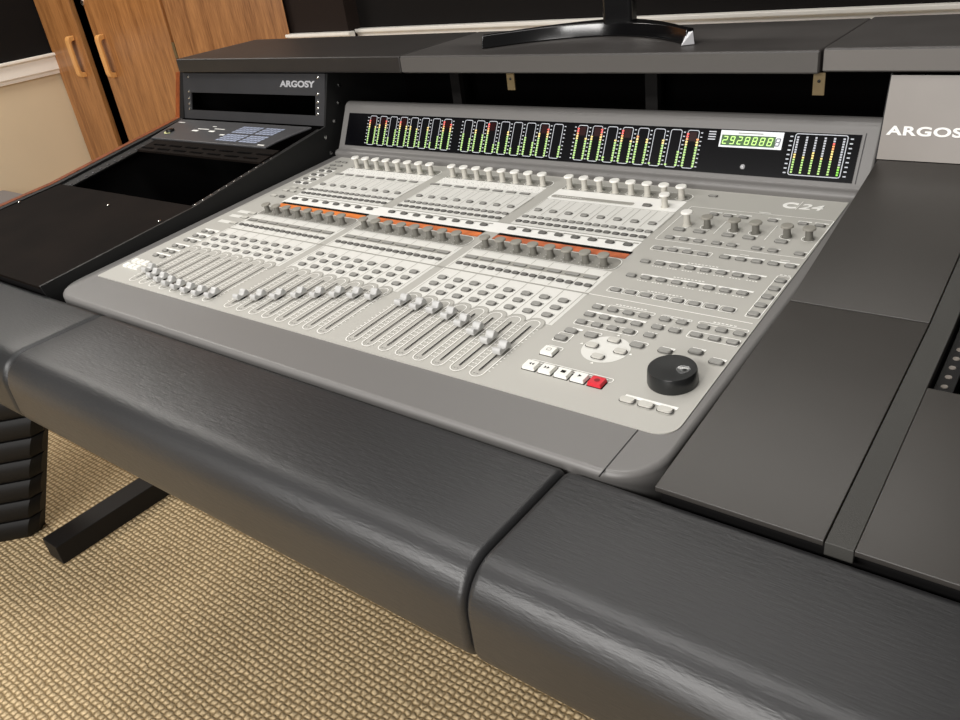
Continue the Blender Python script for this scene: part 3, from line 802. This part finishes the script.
# ================================================================== MONITOR on the rear shelf
mon = thing('computer_monitor', 'black computer monitor on a glossy curved stand with silver tips, on the rear shelf', 'monitor', (.433, .30, .9952))
m = MB(); pts_f = []; pts_b = []
N_ = 24
for k in range(N_+1):
    t = k/N_; x = -.185+.375*t; a = (t-.5)*2
    yf = -.094+.094*(1-abs(a)**1.9)
    yb = -.072+.120*(1-abs(a)**1.7)
    pts_f.append((x, yf)); pts_b.append((x+(-.006 if t == 0 else .006 if t == 1 else 0), yb))
zt = lambda y: .022
vs = [(x, y, 0) for x, y in pts_f]+[(x, y, 0) for x, y in pts_b]+[(x, y+.006, .021) for x, y in pts_f]+[(x, y-.004, .021) for x, y in pts_b]
n = N_+1; fs = []
for k in range(N_):
    fs += [(k, k+1, 2*n+k+1, 2*n+k), (n+k+1, n+k, 3*n+k, 3*n+k+1), (2*n+k, 2*n+k+1, 3*n+k+1, 3*n+k), (k+1, k, n+k, n+k+1)]
fs += [(0, 2*n, 3*n, n), (N_, n+N_, 3*n+N_, 2*n+N_)]
m.add(vs, fs, M['gloss'])
ft = m.build('stand_foot', mon, bevel=(.002, 2, 50))
m = MB(); m.add([(.186, -.098, .0005), (.202, -.088, .0005), (.198, -.084, .0175), (.190, -.086, .0170), (.184, -.086, .0005)], [(0, 1, 2, 3), (0, 3, 4), (3, 2, 4), (1, 4, 2)], M['silver']); m.build('silver_tip', ft)
m = MB(); m.prism(rrect(-.002, .052, .004, .028, .006, 4), .018, .17, M['gloss']); m.build('neck', mon)
m = MB(); m.box(-.29, .30, -.006, .010, .115, .46, M['black']); mm_ = m.build('display_back', mon, bevel=(.004, 2))
m = MB(); m.box(-.283, .293, -.0075, -.0055, .125, .452, M['screen']); m.build('screen', mm_)

# ================================================================== CABINET
cab = thing('wooden_cupboard', 'tall brown wood-grain cupboard with two light wooden pull handles behind the desk', 'cupboard', (-1.8, .98, 0))
def cb(x0, x1, y0, y1, z0, z1, mat, name, bev=(.002, 2), parent=cab):
    m = MB(); m.box(x0+1.8, x1+1.8, y0-.98, y1-.98, z0, z1, mat); return m.build(name, parent, bevel=bev)
m = MB(); m.prism([(-2.61+1.8, .872-.98), (-1.680+1.8, .872-.98), (-1.345+1.8, 1.105-.98), (-2.61+1.8, 1.105-.98)], 0, 1.95, M['wood']); m.build('carcass', cab)
cb(-2.330, -2.215, .872, .8745, .05, 1.93, M['void'], 'door_gap', None)
dl = cb(-2.612, -2.325, .850, .872, .05, 1.93, M['wood'], 'door')
dr = cb(-2.222, -1.690, .850, .872, .05, 1.93, M['wood'], 'door')
m = MB(); m.prism([(-1.672+1.8, .850-.98), (-1.322+1.8, 1.100-.98), (-1.335+1.8, 1.108-.98), (-1.684+1.8, .866-.98)], .02, 1.95, M['wood']); m.build('side_panel', cab)
for (x, par) in ((-2.395, dl), (-2.155, dr)):
    m = MB()
    xx = x+1.8; yy = .850-.98
    pr = [(0, .800), (-.020, .800), (-.028, .806), (-.032, .818), (-.032, .947), (-.028, .959), (-.020, .965), (0, .965), (0, .947), (-.016, .944), (-.020, .936), (-.020, .829), (-.016, .821), (0, .818)]
    m.xprof([(yy+a, b_) for a, b_ in pr], xx-.012, xx+.016, M['handle']); m.build('handle', par, bevel=(.003, 2))
m = MB(); m.box(-1.686+1.8, -1.672+1.8, .846-.98, .850-.98, .870, .925, M['brass']); m.build('hinge', cab)
m = MB(); m.lathe([(.010, 0), (.010, .004), (.003, .006)], 0, 0, M['chrome'], 14); m.v = [(-2.218+1.8+a, .850-.98-c_, 1.085+b_) for a, b_, c_ in m.v]; m.build('lock', dr)

# small grey box by the left wall
bxo = thing('storage_box', 'small grey box standing on the floor by the beige wall at the far left', 'box', (-2.49, .26, 0))
m = MB(); m.box(-.09, .13, -.10, .16, 0, .40, M['boxgrey']); m.build('box_body', bxo, bevel=(.01, 3))
m = MB(); m.box(-.095, .135, -.105, .165, .40, .425, M['boxgrey']); m.build('lid', bxo, bevel=(.008, 3))

# ================================================================== RIBBED CHAIR at the far left under the desk
ch = thing('floor_chair', 'black ribbed padded chair standing low on the carpet under the left end of the desk', 'chair', (-.775, -.485, 0), (0, 0, atan2(.66, .75)))
m = MB(); sec = []; NR = 8; RH = .056
for k in range(NR):
    z0 = k*RH
    for j in range(9):
        a = pi*j/8; sec.append((-.010-.020*sin(a)**.6, z0+RH*.5-RH*.5*cos(a), z0))
xs = [(-.52, .03), (-.50, .008), (-.3, 0), (-.1, 0), (-.02, .006), (0, .028)]
vs = []; n = len(sec)
for x, dd in xs:
    for (y, z, z0) in sec: vs.append((x+.42*z, y+dd, z))
    for (y, z, z0) in sec[::-1]: vs.append((x+.42*z, .035, z))
q = 2*n; fs = []
for j in range(len(xs)-1):
    for k in range(q): fs.append((j*q+k, (j+1)*q+k, (j+1)*q+(k+1) % q, j*q+(k+1) % q))
fs.append(tuple(range(q))); fs.append(tuple(range(len(xs)*q-1, (len(xs)-1)*q-1, -1)))
m.add(vs, fs, M['chair'], True); m.build('backrest', ch)

# ================================================================== ROOM
def sbox(name, x0, x1, y0, y1, z0, z1, mat):
    m = MB(); m.box(x0, x1, y0, y1, z0, z1, mat); return structure(m.build(name))
m = MB(); m.add([(-3.2, -3.5, 0), (3.2, -3.5, 0), (3.2, 1.6, 0), (-3.2, 1.6, 0)], [(0, 1, 2, 3)], carpet_mat()); structure(m.build('floor'))
def wall(name, boxes):
    m = MB()
    for b_ in boxes: m.box(*b_)
    return structure(m.build(name))
wall('wall_back', [(-1.035, 3.2, 1.180, 1.25, 0, .86, M['wallb']), (-1.035, 3.2, 1.180, 1.25, .86, 2.5, M['walld'])])
wall('wall_alcove', [(-2.62, -1.035, 1.120, 1.25, 0, .86, M['wallb']), (-2.62, -1.035, 1.120, 1.25, .86, 2.5, M['wallbr'])])
wall('wall_left', [(-2.70, -2.62, -3.5, 1.25, 0, .86, M['wallb']), (-2.70, -2.62, -3.5, 1.25, .86, 2.5, M['walld'])])
def railp(name, pts):
    """chair rail profile swept straight; pts = (axis, a0, a1, face)"""
    axis, a0, a1, face, sgn = pts
    pr = [(0, .815), (.012, .815), (.014, .828), (.020, .834), (.020, .884), (.030, .890), (.030, .900), (0, .900)]
    m = MB()
    if axis == 'x': m.xprof([(face-d, z) for d, z in pr], a0, a1, M['rail'])
    else:
        m.xprof([(d, z) for d, z in pr], a0, a1, M['rail']); m.v = [(face+v[1], v[0], v[2]) for v in m.v]
    return structure(m.build(name, bevel=(.0015, 2)))
railp('trim_1', ('x', -1.0355, 3.2, 1.180, 1)); railp('trim_2', ('x', -2.62, -1.005, 1.120, 1)); railp('trim_3', ('y', -3.5, 1.12, -2.62, 1))
sbox('baseboard_left', -2.62, -2.608, -3.5, 1.12, 0, .10, M['rail'])

# ================================================================== LIGHT
def area(name, loc, sx, sy, power, col=(1, .95, .88), rot=(0, 0, 0)):
    l = bpy.data.lights.new(name, 'AREA'); l.shape = 'RECTANGLE'; l.size = sx; l.size_y = sy; l.energy = power; l.color = col
    o = bpy.data.objects.new(name, l); COL.objects.link(o); o.location = loc; o.rotation_euler = rot; return o
area('ceiling_light_front', (-.15, -2.75, 2.45), 2.2, .6, 120, (1, .975, .945))
area('ceiling_light_middle', (.35, -.42, 2.45), 1.5, .5, 17, (1, .975, .945))
area('ceiling_light_left', (-2.05, -.05, 2.40), .5, .9, 26, (1, .95, .88))
area('fill_light_back', (.2, .90, 2.35), 1.6, .25, 9, (1, .96, .90))  # added fill that brightens the rail on the back wall
area('fill_light_front', (1.15, -2.9, 1.5), 1.2, .9, 36, (1, .97, .94), (radians(90), 0, 0))  # added low fill that brightens the shelf front and right riser panel
w_ = bpy.data.worlds.new('room_ambient'); SC.world = w_; w_.use_nodes = True
w_.node_tree.nodes['Background'].inputs[0].default_value = (1, .96, .92, 1); w_.node_tree.nodes['Background'].inputs[1].default_value = .11

# ================================================================== CAMERA
RW = [[0.79106601, 0.59880367, -0.12509495], [0.20697355, -0.45442716, -0.86640516], [-0.57565313, 0.65949232, -0.4834184]]
cd = bpy.data.cameras.new('camera'); cam = bpy.data.objects.new('camera', cd); COL.objects.link(cam)
cd.sensor_fit = 'HORIZONTAL'; cd.sensor_width = 36; cd.lens = 805.1435117551596/960*36; cd.clip_start = .02
rw = Matrix(RW)
mat = Matrix((rw[0], -rw[1], -rw[2])).transposed().to_4x4(); mat.translation = CAM
cam.matrix_world = mat
SC.camera = cam
SC.view_settings.view_transform = 'Standard'; SC.view_settings.look = 'None'; SC.view_settings.exposure = 0.0
